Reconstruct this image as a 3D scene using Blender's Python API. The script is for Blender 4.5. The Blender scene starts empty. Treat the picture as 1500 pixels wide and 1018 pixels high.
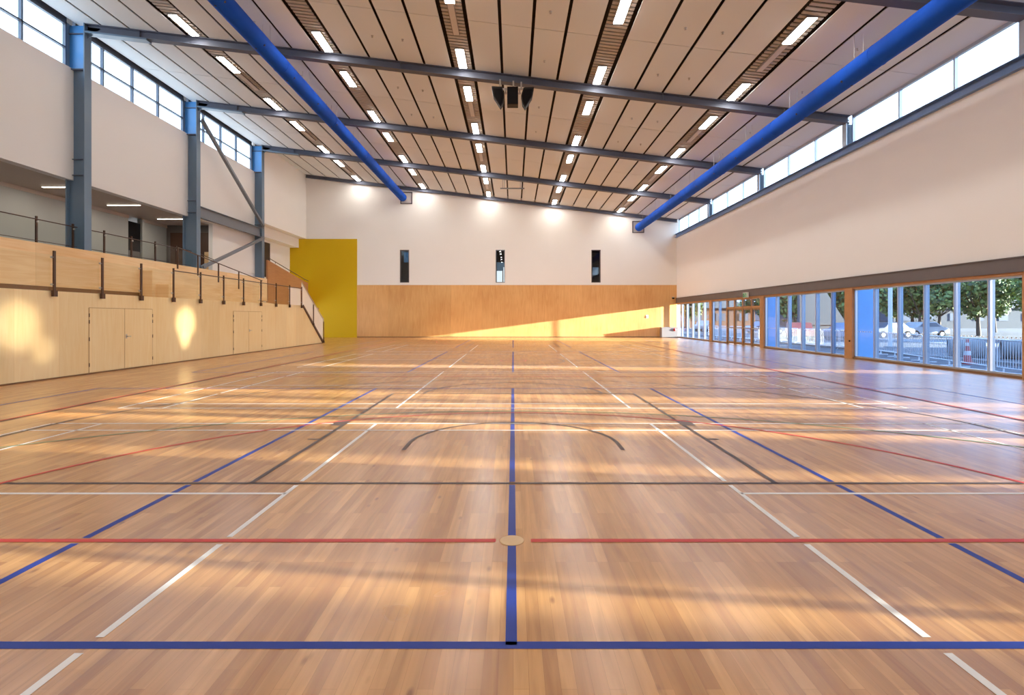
import bpy, bmesh, math, random
from mathutils import Vector, Matrix
random.seed(7)
sc = bpy.context.scene
COL = sc.collection
# world frame: X right, Y into the hall, Z up; the camera stands at the origin, 1.53 m above the floor
EYE = 1.53
XR = 12.75      # right wall face
XL = -16.75     # upper left wall face
YB = 41.4       # back wall face
YN = -9.0       # hall end behind the camera
def HC(x): return 9.2 + 0.1205*(XR - x)     # underside of the sloping ceiling
BEAMS = [13.1, 20.2, 27.3, 34.35, 41.25]

# ------------------------------------------------------------------ materials
def newmat(name):
    m = bpy.data.materials.new(name); m.use_nodes = True
    return m, m.node_tree, m.node_tree.nodes, m.node_tree.links, m.node_tree.nodes['Principled BSDF']

def plain(name, col, rough=0.5, metal=0.0, var=0.04, scale=3.0, spec=0.5):
    m, nt, N, L, b = newmat(name)
    b.inputs['Roughness'].default_value = rough; b.inputs['Metallic'].default_value = metal
    b.inputs['Specular IOR Level'].default_value = spec
    tc = N.new('ShaderNodeTexCoord'); no = N.new('ShaderNodeTexNoise'); no.inputs['Scale'].default_value = scale
    no.inputs['Detail'].default_value = 3
    mx = N.new('ShaderNodeMix'); mx.data_type = 'RGBA'
    mx.inputs[6].default_value = (*[max(0, c*(1-var)) for c in col], 1)
    mx.inputs[7].default_value = (*[min(1, c*(1+var)) for c in col], 1)
    L.new(tc.outputs['Object'], no.inputs['Vector']); L.new(no.outputs['Fac'], mx.inputs[0]); L.new(mx.outputs[2], b.inputs['Base Color'])
    return m

def emis(name, col, s):
    m = bpy.data.materials.new(name); m.use_nodes = True; nt = m.node_tree; nt.nodes.clear()
    e = nt.nodes.new('ShaderNodeEmission'); e.inputs[0].default_value = (*col, 1); e.inputs[1].default_value = s
    o = nt.nodes.new('ShaderNodeOutputMaterial'); nt.links.new(e.outputs[0], o.inputs[0])
    return m

def glassmat(name, tint, refl=0.5, rough=0.02, base=0.04):
    m = bpy.data.materials.new(name); m.use_nodes = True; nt = m.node_tree; N = nt.nodes; L = nt.links; N.clear()
    t = N.new('ShaderNodeBsdfTransparent'); t.inputs[0].default_value = (*tint, 1)
    g = N.new('ShaderNodeBsdfGlossy'); g.inputs['Roughness'].default_value = rough
    lw = N.new('ShaderNodeLayerWeight'); lw.inputs[0].default_value = 0.5
    p = N.new('ShaderNodeMath'); p.operation = 'POWER'; p.inputs[1].default_value = 4.0
    ma = N.new('ShaderNodeMath'); ma.operation = 'MULTIPLY_ADD'; ma.inputs[1].default_value = refl; ma.inputs[2].default_value = base
    mx = N.new('ShaderNodeMixShader'); o = N.new('ShaderNodeOutputMaterial')
    L.new(lw.outputs['Facing'], p.inputs[0]); L.new(p.outputs[0], ma.inputs[0]); L.new(ma.outputs[0], mx.inputs[0])
    L.new(t.outputs[0], mx.inputs[1]); L.new(g.outputs[0], mx.inputs[2]); L.new(mx.outputs[0], o.inputs[0])
    return m

def plywood(name, c1, c2, swap, sheet_w=1.22, sheet_h=2.6, rough=0.35, grain_vertical=True, seam=0.72, zoff=0.0):
    """swap False: wall runs along X; True: wall runs along Y"""
    m, nt, N, L, b = newmat(name)
    tc = N.new('ShaderNodeTexCoord'); sp = N.new('ShaderNodeSeparateXYZ'); cb = N.new('ShaderNodeCombineXYZ')
    L.new(tc.outputs['Object'], sp.inputs[0])
    L.new(sp.outputs['Y' if swap else 'X'], cb.inputs[0])
    az = N.new('ShaderNodeMath'); az.operation = 'ADD'; az.inputs[1].default_value = zoff
    L.new(sp.outputs['Z'], az.inputs[0]); L.new(az.outputs[0], cb.inputs[1])
    mp = N.new('ShaderNodeMapping'); mp.inputs['Scale'].default_value = (5.0, .45, 1) if grain_vertical else (.5, 6.0, 1)
    L.new(cb.outputs[0], mp.inputs['Vector'])
    no = N.new('ShaderNodeTexNoise'); no.inputs['Scale'].default_value = 1.6; no.inputs['Detail'].default_value = 6; no.inputs['Distortion'].default_value = 1.2
    L.new(mp.outputs[0], no.inputs['Vector'])
    n2 = N.new('ShaderNodeTexNoise'); n2.inputs['Scale'].default_value = 0.45; n2.inputs['Detail'].default_value = 2
    L.new(cb.outputs[0], n2.inputs['Vector'])
    ad = N.new('ShaderNodeMath'); ad.operation = 'MULTIPLY_ADD'; ad.inputs[1].default_value = 0.6
    L.new(n2.outputs['Fac'], ad.inputs[0]); 
    m2 = N.new('ShaderNodeMath'); m2.operation = 'MULTIPLY'; m2.inputs[1].default_value = 0.6
    L.new(no.outputs['Fac'], m2.inputs[0]); L.new(m2.outputs[0], ad.inputs[2])
    cr = N.new('ShaderNodeValToRGB'); cr.color_ramp.elements[0].position = .38; cr.color_ramp.elements[1].position = .78
    cr.color_ramp.elements[0].color = (*c1, 1); cr.color_ramp.elements[1].color = (*c2, 1)
    L.new(ad.outputs[0], cr.inputs[0])
    br = N.new('ShaderNodeTexBrick'); br.offset = 0; br.inputs['Scale'].default_value = 1
    br.inputs['Brick Width'].default_value = sheet_w; br.inputs['Row Height'].default_value = sheet_h
    br.inputs['Mortar Size'].default_value = 0.006; br.inputs['Mortar Smooth'].default_value = 0.3
    br.inputs['Color1'].default_value = (1, 1, 1, 1); br.inputs['Color2'].default_value = (.9, .89, .87, 1); br.inputs['Mortar'].default_value = (seam, seam*.93, seam*.85, 1)
    L.new(cb.outputs[0], br.inputs['Vector'])
    mu = N.new('ShaderNodeMix'); mu.data_type = 'RGBA'; mu.blend_type = 'MULTIPLY'; mu.inputs[0].default_value = 1
    L.new(cr.outputs[0], mu.inputs[6]); L.new(br.outputs['Color'], mu.inputs[7]); L.new(mu.outputs[2], b.inputs['Base Color'])
    b.inputs['Roughness'].default_value = rough
    return m

def floor_mat():
    m, nt, N, L, b = newmat('maple_strip_floor')
    tc = N.new('ShaderNodeTexCoord'); sp = N.new('ShaderNodeSeparateXYZ'); cb = N.new('ShaderNodeCombineXYZ')
    L.new(tc.outputs['Object'], sp.inputs[0]); L.new(sp.outputs['Y'], cb.inputs[0]); L.new(sp.outputs['X'], cb.inputs[1])
    def brick(w, h, off, freq, c1, c2, mort):
        br = N.new('ShaderNodeTexBrick'); br.offset = off; br.offset_frequency = freq; br.inputs['Scale'].default_value = 1
        br.inputs['Brick Width'].default_value = w; br.inputs['Row Height'].default_value = h
        br.inputs['Mortar Size'].default_value = 0.0007; br.inputs['Mortar Smooth'].default_value = .2
        br.inputs['Color1'].default_value = (*c1, 1); br.inputs['Color2'].default_value = (*c2, 1); br.inputs['Mortar'].default_value = (*mort, 1)
        L.new(cb.outputs[0], br.inputs['Vector']); return br
    a = brick(.83, .066, .37, 3, (.63, .32, .105), (.43, .185, .052), (.32, .13, .036))
    c = brick(1.66, .132, .61, 5, (1.0, 1.0, 1.0), (.88, .85, .82), (.97, .97, .97))
    mu = N.new('ShaderNodeMix'); mu.data_type = 'RGBA'; mu.blend_type = 'MULTIPLY'; mu.inputs[0].default_value = .7
    L.new(a.outputs['Color'], mu.inputs[6]); L.new(c.outputs['Color'], mu.inputs[7])
    mp = N.new('ShaderNodeMapping'); mp.inputs['Scale'].default_value = (1.3, 16, 1); L.new(cb.outputs[0], mp.inputs['Vector'])
    no = N.new('ShaderNodeTexNoise'); no.inputs['Scale'].default_value = 1.2; no.inputs['Detail'].default_value = 7; no.inputs['Distortion'].default_value = .6
    L.new(mp.outputs[0], no.inputs['Vector'])
    cr = N.new('ShaderNodeValToRGB'); cr.color_ramp.elements[0].position = .25; cr.color_ramp.elements[1].position = .7
    cr.color_ramp.elements[0].color = (.68, .60, .53, 1); cr.color_ramp.elements[1].color = (1.06, 1.04, 1.0, 1)
    L.new(no.outputs['Fac'], cr.inputs[0])
    m3 = N.new('ShaderNodeMix'); m3.data_type = 'RGBA'; m3.blend_type = 'MULTIPLY'; m3.inputs[0].default_value = 1
    L.new(mu.outputs[2], m3.inputs[6]); L.new(cr.outputs[0], m3.inputs[7])
    # knots
    mk = N.new('ShaderNodeMapping'); mk.inputs['Scale'].default_value = (2.0, 5.0, 1); L.new(cb.outputs[0], mk.inputs['Vector'])
    vo = N.new('ShaderNodeTexVoronoi'); vo.inputs['Scale'].default_value = 1.0; L.new(mk.outputs[0], vo.inputs['Vector'])
    ck = N.new('ShaderNodeValToRGB'); ck.color_ramp.elements[0].position = .03; ck.color_ramp.elements[1].position = .10
    ck.color_ramp.elements[0].color = (.35, .25, .2, 1); ck.color_ramp.elements[1].color = (1, 1, 1, 1)
    L.new(vo.outputs['Distance'], ck.inputs[0])
    m4 = N.new('ShaderNodeMix'); m4.data_type = 'RGBA'; m4.blend_type = 'MULTIPLY'; m4.inputs[0].default_value = .8
    L.new(m3.outputs[2], m4.inputs[6]); L.new(ck.outputs[0], m4.inputs[7])
    L.new(m4.outputs[2], b.inputs['Base Color'])
    b.inputs['Roughness'].default_value = .25; b.inputs['Specular IOR Level'].default_value = .72
    b.inputs['Coat Weight'].default_value = .25; b.inputs['Coat Roughness'].default_value = .38
    n5 = N.new('ShaderNodeTexNoise'); n5.inputs['Scale'].default_value = .5; n5.inputs['Detail'].default_value = 3; L.new(cb.outputs[0], n5.inputs['Vector'])
    mr = N.new('ShaderNodeMapRange'); mr.inputs['To Min'].default_value = .20; mr.inputs['To Max'].default_value = .30
    L.new(n5.outputs['Fac'], mr.inputs[0]); L.new(mr.outputs[0], b.inputs['Roughness'])
    return m

M = {}
M['floor'] = floor_mat()
M['wall'] = plain('cream_painted_plaster', (.90, .87, .815), .65, var=.02, scale=.6)
M['wall_r'] = plain('pale_painted_plaster', (.84, .80, .76), .65, var=.02, scale=.6)
M['panel'] = plain('pinkish_acoustic_panel', (.75, .79, .80), .8, var=.02, scale=40)
M['dark'] = plain('dark_void', (.018, .010, .008), .9)
M['slat'] = plain('pale_timber_slat', (.46, .41, .35), .6, var=.12, scale=4)
M['steel'] = plain('slate_blue_painted_steel', (.13, .20, .28), .38, var=.08, scale=2)
M['steel_dk'] = plain('dark_slate_painted_steel', (.105, .115, .155), .6, var=.08, scale=2, spec=.3)
M['steel_sky_lit'] = plain('steel_with_blue_sky_light', (.07, .28, .66), .35, var=.05, scale=2)  # blue sky light from the clerestory put into the column head colour
M['brace'] = plain('grey_painted_steel', (.17, .19, .22), .42, var=.08, scale=2)
M['sillsteel'] = plain('blue_painted_channel_steel', (.10, .19, .40), .4, var=.08, scale=2)
M['duct'] = plain('royal_blue_fabric_duct', (.004, .072, .50), .9, spec=.2, var=.25, scale=1.5)
M['nozzle'] = plain('black_nozzle', (.01, .01, .03), .5)
M['alu'] = plain('anodised_aluminium', (.42, .46, .52), .3, .6, var=.05)
M['frame_dk'] = plain('dark_window_frame', (.10, .12, .16), .4, .3)
M['lintel'] = plain('brown_grey_lintel_steel', (.115, .095, .095), .5, var=.1)
M['timber'] = plain('orange_stained_timber', (.46, .20, .07), .45, var=.2, scale=6)
M['doorwood'] = plain('dark_stained_door_timber', (.25, .12, .05), .45, var=.2, scale=6)
M['ply_back'] = plywood('back_wall_birch_plywood', (.66, .31, .09), (.82, .47, .17), False, 2.44, 8.0, .33, True, .78)
M['ply_left'] = plywood('side_wall_birch_plywood', (.88, .62, .27), (.96, .76, .41), True, 1.22, 8.0, .30, True, .86)
M['ply_band'] = plywood('horizontal_grain_plywood', (.78, .45, .18), (.95, .69, .38), True, 2.44, 8.0, .38, False, .8)
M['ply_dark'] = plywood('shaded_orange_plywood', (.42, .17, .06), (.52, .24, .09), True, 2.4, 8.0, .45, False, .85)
M['yellow'] = plain('mustard_yellow_paint', (.62, .40, .002), .5, var=.03, scale=.8, spec=.2)
M['glass'] = glassmat('clear_window_glass', (.93, .96, .97), .35, .01, .03)
M['tglass'] = glassmat('blue_tinted_glass', (.60, .70, .84), .35, .01, .03)
M['gglass'] = glassmat('green_tinted_guard_glass', (.965, .985, .97), .12, .03, .02)
M['glare_glass'] = plain('glass_with_painted_glare', (.97, .88, .70), .25)  # bright reflection on the guard glass put into an opaque pale colour
M['bronze'] = plain('bronze_guard_post', (.085, .045, .03), .4, .5)
M['clamp'] = plain('satin_clamp', (.6, .55, .48), .3, .7)
M['stripe'] = plain('dark_brown_trim_and_shadow', (.20, .09, .03), .7)
M['soffit'] = plain('soffit_paint', (.60, .49, .40), .7)
M['greywall'] = plain('warm_grey_partition', (.44, .45, .41), .5, var=.03)
M['dkwall'] = plain('dark_grey_paint', (.13, .11, .10), .6)
M['darkroom'] = plain('dark_brown_room', (.04, .025, .018), .6)
M['browndoor'] = plain('dark_brown_door', (.075, .03, .015), .45)
M['mezzfloor'] = plain('mezzanine_carpet', (.12, .11, .12), .9)
M['lamp'] = emis('white_light_panel', (1, .95, .89), 40)
M['lamp_off'] = plain('unlit_diffuser', (.62, .58, .54), .5)
M['lampbody'] = plain('luminaire_body', (.25, .23, .22), .5)
M['linear'] = emis('linear_light', (1, .88, .74), 9)
M['black'] = plain('black_speaker_cloth', (.006, .005, .006), .9, spec=.2)
M['spk'] = plain('speaker_cabinet', (.012, .011, .011), .6, spec=.3)
M['metal'] = plain('galvanised_metal', (.5, .5, .5), .35, .8)
M['white'] = plain('white_plastic', (.8, .8, .8), .4)
M['green'] = plain('exit_sign_green', (.02, .32, .12), .4)
M['red'] = plain('red_plastic', (.55, .03, .02), .4)
M['greybox'] = plain('grey_storage_box', (.30, .26, .25), .5)
M['tan'] = plain('brass_socket_cover', (.58, .36, .16), .35)
M['concrete'] = plain('concrete', (.22, .22, .23), .85, var=.2, scale=2)
M['bluepanel'] = plain('sky_blue_cladding', (.20, .52, .95), .35, var=.12, scale=.7)
M['l_white'] = plain('white_line_paint', (.74, .70, .66), .45, spec=.2)
M['l_blue'] = plain('blue_line_paint', (.006, .030, .24), .45, spec=.2)
M['l_red'] = plain('red_line_paint', (.52, .04, .03), .45, spec=.2)
M['l_black'] = plain('black_line_paint', (.065, .04, .035), .45, spec=.2)
M['l_green'] = plain('green_line_paint', (.16, .22, .12), .45, spec=.2)

# ------------------------------------------------------------------ mesh helpers
class MB:
    def __init__(s): s.v = []; s.f = []; s.mi = []; s.smooth = []
    def add(s, vs, fs, mi=0, sm=False):
        o = len(s.v); s.v += [tuple(v) for v in vs]
        for f in fs: s.f.append([o+i for i in f]); s.mi.append(mi); s.smooth.append(sm)
        return s
    def box(s, x0, x1, y0, y1, z0, z1, mi=0):
        if x0 > x1: x0, x1 = x1, x0
        if y0 > y1: y0, y1 = y1, y0
        if z0 > z1: z0, z1 = z1, z0
        return s.add([(x0,y0,z0),(x1,y0,z0),(x1,y1,z0),(x0,y1,z0),(x0,y0,z1),(x1,y0,z1),(x1,y1,z1),(x0,y1,z1)],
              [(0,3,2,1),(4,5,6,7),(0,1,5,4),(1,2,6,5),(2,3,7,6),(3,0,4,7)], mi)
    def hexa(s, vs, mi=0):
        return s.add(vs, [(0,3,2,1),(4,5,6,7),(0,1,5,4),(1,2,6,5),(2,3,7,6),(3,0,4,7)], mi)
    def slopebox(s, x0, x1, y0, y1, d0, d1, mi=0):
        """box that follows the ceiling slope; d0..d1 heights relative to the ceiling underside"""
        a, b = HC(x0), HC(x1)
        return s.hexa([(x0,y0,a+d0),(x1,y0,b+d0),(x1,y1,b+d0),(x0,y1,a+d0),(x0,y0,a+d1),(x1,y0,b+d1),(x1,y1,b+d1),(x0,y1,a+d1)], mi)
    def extrude(s, pts, axis, a, b, mi=0, sm=False):
        """polygon pts (2D) extruded along axis"""
        def P(p, t):
            if axis == 'x': return (t, p[0], p[1])
            if axis == 'y': return (p[0], t, p[1])
            return (p[0], p[1], t)
        n = len(pts); vs = [P(p, a) for p in pts] + [P(p, b) for p in pts]
        fs = [tuple(range(n))[::-1], tuple(range(n, 2*n))] + [(i, (i+1) % n, n+(i+1) % n, n+i) for i in range(n)]
        return s.add(vs, fs, mi, sm)
    def tube(s, p0, p1, r, n=10, r1=None, mi=0, caps=True):
        p0 = Vector(p0); p1 = Vector(p1); r1 = r if r1 is None else r1
        d = (p1-p0).normalized(); u = d.orthogonal().normalized(); w = d.cross(u)
        vs = []
        for p, rr in ((p0, r), (p1, r1)):
            for i in range(n):
                a = 2*math.pi*i/n; vs.append(p + (u*math.cos(a) + w*math.sin(a))*rr)
        fs = [(i, (i+1) % n, n+(i+1) % n, n+i) for i in range(n)]
        s.add(vs, fs, mi, True)
        if caps: s.add(vs, [tuple(range(n))[::-1], tuple(range(n, 2*n))], mi)
        return s
    def bar(s, p0, p1, w, h, up=(0,0,1), mi=0):
        p0 = Vector(p0); p1 = Vector(p1); d = (p1-p0).normalized(); sd = d.cross(Vector(up)).normalized(); u = sd.cross(d)
        q = [-sd*w/2-u*h/2, sd*w/2-u*h/2, sd*w/2+u*h/2, -sd*w/2+u*h/2]
        vs = [p0+a for a in q] + [p1+a for a in q]
        return s.add(vs, [(0,1,2,3)[::-1],(4,5,6,7),(0,1,5,4),(1,2,6,5),(2,3,7,6),(3,0,4,7)], mi)
    def lathe(s, prof, c=(0,0,0), n=16, axis='z', mi=0):
        vs = []
        for r, z in prof:
            for i in range(n):
                a = 2*math.pi*i/n; x, y = r*math.cos(a), r*math.sin(a)
                vs.append((c[0]+x, c[1]+y, c[2]+z) if axis == 'z' else ((c[0]+z, c[1]+x, c[2]+y) if axis == 'x' else (c[0]+x, c[1]+z, c[2]+y)))
        fs = [(k*n+i, k*n+(i+1) % n, (k+1)*n+(i+1) % n, (k+1)*n+i) for k in range(len(prof)-1) for i in range(n)]
        return s.add(vs, fs, mi, True)
    def build(s, name, mats, parent=None, origin=None, bevel=0, **kw):
        me = bpy.data.meshes.new(name)
        o_ = Vector(origin) if origin is not None else Vector((0, 0, 0))
        pw = Vector((0, 0, 0))
        if parent is not None:
            q = parent
            while q is not None: pw += q.location; q = q.parent
            o_ = pw
        me.from_pydata([tuple(Vector(v)-o_) for v in s.v], [], s.f)
        if not isinstance(mats, (list, tuple)): mats = [mats]
        for m in mats: me.materials.append(m)
        for p, mi, sm in zip(me.polygons, s.mi, s.smooth): p.material_index = mi; p.use_smooth = sm
        bm = bmesh.new(); bm.from_mesh(me); bmesh.ops.recalc_face_normals(bm, faces=bm.faces); bm.to_mesh(me); bm.free()
        me.update()
        ob = bpy.data.objects.new(name, me); COL.objects.link(ob)
        if parent is not None: ob.parent = parent
        else: ob.location = o_
        if bevel:
            bv = ob.modifiers.new('bev', 'BEVEL'); bv.width = bevel; bv.segments = 2; bv.limit_method = 'ANGLE'
        for k, v in kw.items(): ob[k] = v
        return ob
def box(*a): return MB().box(*a)
def struct(mb, name, mats, parent=None, label=None, **kw):
    o = mb.build(name, mats, parent, **kw)
    if parent is None: o['kind'] = 'structure'
    if label: o['label'] = label
    return o
def empty(name, loc, label=None, cat=None, group=None, kind=None):
    o = bpy.data.objects.new(name, None); COL.objects.link(o); o.location = loc; o.empty_display_size = .2
    if label: o['label'] = label
    if cat: o['category'] = cat
    if group: o['group'] = group
    if kind: o['kind'] = kind
    return o
def tag(o, label, cat, group=None):
    o['label'] = label; o['category'] = cat
    if group: o['group'] = group
    return o
def copy_tree(o, loc=None, parent=None):
    c = o.copy(); COL.objects.link(c); c.parent = parent
    if loc is not None: c.location = loc
    for ch in list(o.children): copy_tree(ch, None, c)
    return c

# ------------------------------------------------------------------ floor and its line markings
fl = struct(box(-18.0, 13.05, YN-.3, 41.8, -.25, 0), 'floor', M['floor'], label='glossy pale maple strip floor of the sports hall')
LV = [0.0]
def lines(name, mat, label, segs, arcs=(), lift=.001, w=.05, discs=()):
    mb = MB(); z = lift
    for (x0, y0, x1, y1) in segs:
        if abs(x0-x1) < 1e-6: mb.add([(x0-w/2,y0,z),(x0+w/2,y0,z),(x0+w/2,y1,z),(x0-w/2,y1,z)], [(0,1,2,3)])
        else: mb.add([(x0,y0-w/2,z),(x1,y0-w/2,z),(x1,y0+w/2,z),(x0,y0+w/2,z)], [(0,1,2,3)])
    for (cx, cy, r, a0, a1) in arcs:
        n = max(24, int(abs(a1-a0)/2)); vs = []
        for i in range(n+1):
            a = math.radians(a0+(a1-a0)*i/n)
            for rr in (r-w/2, r+w/2): vs.append((cx+rr*math.cos(a), cy+rr*math.sin(a), z))
        mb.add(vs, [(2*i, 2*i+1, 2*i+3, 2*i+2) for i in range(n)])
    for (x0, y0, x1, y1) in discs:
        mb.add([(x0,y0,z),(x1,y0,z),(x1,y1,z),(x0,y1,z)], [(0,1,2,3)])
    return struct(mb, name, mat, fl, label)
def split(x, y0, y1, cuts, g=.045):
    out = []; a = y0
    for c in sorted(cuts):
        if y0 < c < y1:
            if c-g > a: out.append((x, a, x, c-g))
            a = c+g
    out.append((x, a, x, y1)); return out
# volleyball (blue) - courts across the hall
for k, (a, b) in enumerate(((2.475, 11.475), (14.85, 23.85), (27.2, 36.2))):
    s = [(-9, a, 9, a), (-9, b, 9, b), (-9, a, -9, b), (9, a, 9, b)] if k == 0 else [(-9, a, 9, a), (-9, b, 9, b), (-9, a, -9, b), (9, a, 9, b)]
    for x in (-2.97, -.01, 2.97): s += split(x, a, b, (3.635, 4.895, 13.8))
    lines('volleyball_line', M['l_blue'], 'blue court line', s if k == 0 else s[2:], lift=.0012, w=.055)
lines('volleyball_line', M['l_blue'], 'blue court line', [(-9, 14.85, -3, 14.85), (3, 14.85, 9, 14.85)], lift=.0012, w=.05)
# badminton (white)
for k in range(4):
    a = 1.56 + 7.4*k; b = a+6.1; s = []
    cuts = (2.475, 3.635, 4.895, 10.7, 14.85, 13.8, 11.475, 23.85, 23.97)
    for x in (-1.98, 1.98): s += split(x, a, b, cuts, .06)
    for x in (-5.94, 5.94, -6.68, 6.68): s += split(x, a, b, cuts, .06)
    s += [(-6.68, a, 6.68, a), (-6.68, b, 6.68, b), (-6.68, a+.46, 6.68, a+.46), (-6.68, b-.46, 6.68, b-.46)]
    s += [(-6.68, (a+b)/2, -1.98, (a+b)/2), (1.98, (a+b)/2, 6.68, (a+b)/2)]
    lines('badminton_line', M['l_white'], 'white court line', s, lift=.0018, w=.042)
# basketball (black)
s = [(-9.3, 4.895, 9.3, 4.895), (-7.55, 32.9, 7.55, 32.9), (-7.55, 4.895, -7.55, 32.9), (7.55, 4.895, 7.55, 32.9), (-7.55, 18.9, 7.55, 18.9)]
arc = [(0, 18.9, 1.8, 0, 360)]
dd = []
for sg, y in ((1, 4.895), (-1, 32.9)):
    bk = y+sg*1.575; ft = y+sg*5.8
    s += [(x, min(y, ft), x, max(y, ft)) for x in (-2.425, 2.425)] + [(-2.425, ft, 2.425, ft)]
    s += [(x, min(y, bk+sg*1.42), x, max(y, bk+sg*1.42)) for x in (-6.6, 6.6)]
    s += [(x, min(bk, bk-sg*.35), x, max(bk, bk-sg*.35)) for x in (-1.27, 1.27)]
    A = (0, 180) if sg > 0 else (180, 360)
    arc += [(0, bk, 1.27, *A), (0, ft, 1.8, *A)]
    t = math.degrees(math.acos(6.6/6.75)); arc += [(0, bk, 6.75, t, 180-t) if sg > 0 else (0, bk, 6.75, 180+t, 360-t)]
    for q in (-1, 1):
        for yy, hw, ln in ((1.78, .025, .14), (2.82, .19, .15), (3.85, .025, .14), (4.7, .025, .14)):
            yc = y+sg*yy; dd.append((min(q*2.45, q*(2.45+ln)), yc-hw, max(q*2.45, q*(2.45+ln)), yc+hw))
lines('basketball_line', M['l_black'], 'black court line', s, arc, lift=.0024, w=.05, discs=dd)
# netball (red)
s = [(-7.62, y, 7.62, y) for y in (13.8, 23.97, 34.1)] + [(-9.3, 3.635, -.12, 3.635), (.12, 3.635, 9.3, 3.635)] + [(-7.62, 3.635, -7.62, 34.1), (7.62, 3.635, 7.62, 34.1)]
lines('netball_line', M['l_red'], 'red court line', s, [(0, 3.635, 4.9, 0, 180), (0, 34.1, 4.9, 180, 360), (0, 18.87, .45, 0, 360)], lift=.003, w=.05)
lines('handball_line', M['l_green'], 'thin green court arc', [], [(0, 0, 8.69, 20, 160)], lift=.0036, w=.045)
mb = MB().lathe([(0, .005), (.080, .005), (.083, .004), (.083, 0)], (-.01, 3.635, 0), 28)
tag(mb.build('floor_socket_cover', M['tan'], origin=(-.01, 3.635, 0)), 'small round tan cover plate where the red line meets the central blue line', 'floor cover')

# ------------------------------------------------------------------ ceiling
strips = [-11.96, -6.93, -1.89, 3.13, 8.17]
edges = [-16.72] + sum([[s-.43, s+.43] for s in strips], []) + [XR+.1]
joints = [YN] + sorted([b for b in (-8.2, -1.1, 6.0, 13.1, 20.2, 27.3, 34.35)] + [y for y in (-4.65, 2.45, 9.55, 16.7, 23.8, 30.85, 37.9)]) + [YB-.02]
cp = MB()
for i in range(0, len(edges), 2):
    x0, x1 = edges[i], edges[i+1]; w = (x1-x0)/4
    for k in range(4):
        a = x0+k*w+(.05 if k or i == 0 else .03); b = x0+(k+1)*w-(.05 if k < 3 else .03)
        for j in range(len(joints)-1):
            cp.slopebox(a, b, joints[j]+.012, joints[j+1]-.012, 0, .03)
cp.slopebox(-17.5, 13.05, YN-.3, 41.7, .22, .32, 1)
struct(cp, 'ceiling', [M['panel'], M['dark']], label='sloping ceiling of pinkish rectangular panels with dark gaps between them')
names = ['first', 'second', 'third', 'fourth', 'fifth']
for k, s in enumerate(strips):
    r = empty('slatted_ceiling_strip', (s, 12, HC(s)), 'long slatted timber ceiling strip with lights, %s counted from the tall columns' % names[k], 'ceiling strip', 'slatted strips set in the ceiling')
    mb = MB(); y = -8.9
    while y < 41.2:
        mb.slopebox(s-.33, s+.33, y, y+.125, .02, .05); y += .195
    mb.build('slats', M['slat'], r)
    MB().slopebox(s-.36, s+.36, YN, 41.3, .12, .14).build('backing_board', M['dark'], r)
# luminaires
def fixture(s, y, lit, label):
    z = HC(s)
    r = empty('ceiling_light' if lit else 'ceiling_sensor_bar', (s, y, z), label, 'ceiling light' if lit else 'ceiling panel', 'rectangular lights in the slatted strips' if lit else 'unlit narrow bars in the slatted strips')
    w, l = (.135, .68) if lit else (.09, .95)
    MB().box(s-w-.025, s+w+.025, y-l-.025, y+l+.025, z-.03, z+.03).build('housing', M['lampbody'], r)
    MB().box(s-w, s+w, y-l, y+l, z-.045, z-.03).build('diffuser', M['lamp'] if lit else M['lamp_off'], r)
bn = ['cut by the frame', 'near the speakers', 'second', 'third', 'last']
for k, s in enumerate(strips):
    for j, (b0, b1) in enumerate(((13.1, 20.2), (20.2, 27.3), (27.3, 34.35), (34.35, 41.25))):
        where = ['before the speaker beam', 'past the speaker beam', 'in the third bay', 'in the last bay'][j]
        for q, y in enumerate((b0+2.05, b1-.95)):
            fy = y
            if fy*1.0 < 13.1: continue
            if 465.5-776*(HC(s)-EYE)/(fy+.74) < -3: continue
            fixture(s, fy, True, 'light panel in the %s strip from the columns, %s one %s' % (names[k], ('nearer', 'farther')[q], where))
        if k in (0, 2, 4):
            fy = (b0+b1)/2
            if 465.5-776*(HC(s)-EYE)/(fy+.9) < 0: continue
            fixture(s, fy, False, 'unlit narrow bar in the %s strip from the columns, %s' % (names[k], where))
# luminaires of the bays behind and above the camera, as plain lamps
for s in strips:
    for y in (-6.5, -2, .9, 5.1, 8, 12.2):
        ld = bpy.data.lights.new('luminaire', 'AREA'); ld.shape = 'RECTANGLE'; ld.size = .32; ld.size_y = 1.5; ld.energy = 33; ld.color = (1, .95, .89)
        lo = bpy.data.objects.new('luminaire', ld); COL.objects.link(lo); lo.location = (s, y, HC(s)-.05)

# sprinkler heads
k = 0
for by, bay in ((16.7, 'before the speaker beam'), (23.8, 'between the speaker beam and the second beam')):
    for x in (-9.0, -4.9, -3.85, 1.1, 5.1, 6.2, 10.2):
        for oy in (-1.3, 1.7):
            y = by+oy+(.3 if x > 0 else 0)
            px = 752+776*x/y; py = 465.5-776*(HC(x)-EYE)/y
            if py < 6 or px > 1400: continue
            MBs = MB().lathe([(.0, -.06), (.035, -.06), (.035, -.052), (.012, -.045), (.012, -.01), (.045, -.008), (.045, 0), (0, 0)], (x, y, HC(x)), 10)
            tag(MBs.build('sprinkler_head', M['metal'], origin=(x, y, HC(x))), 'small metal sprinkler head on a pinkish ceiling panel', 'sprinkler', 'sprinkler heads dotted over the ceiling panels')

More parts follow.
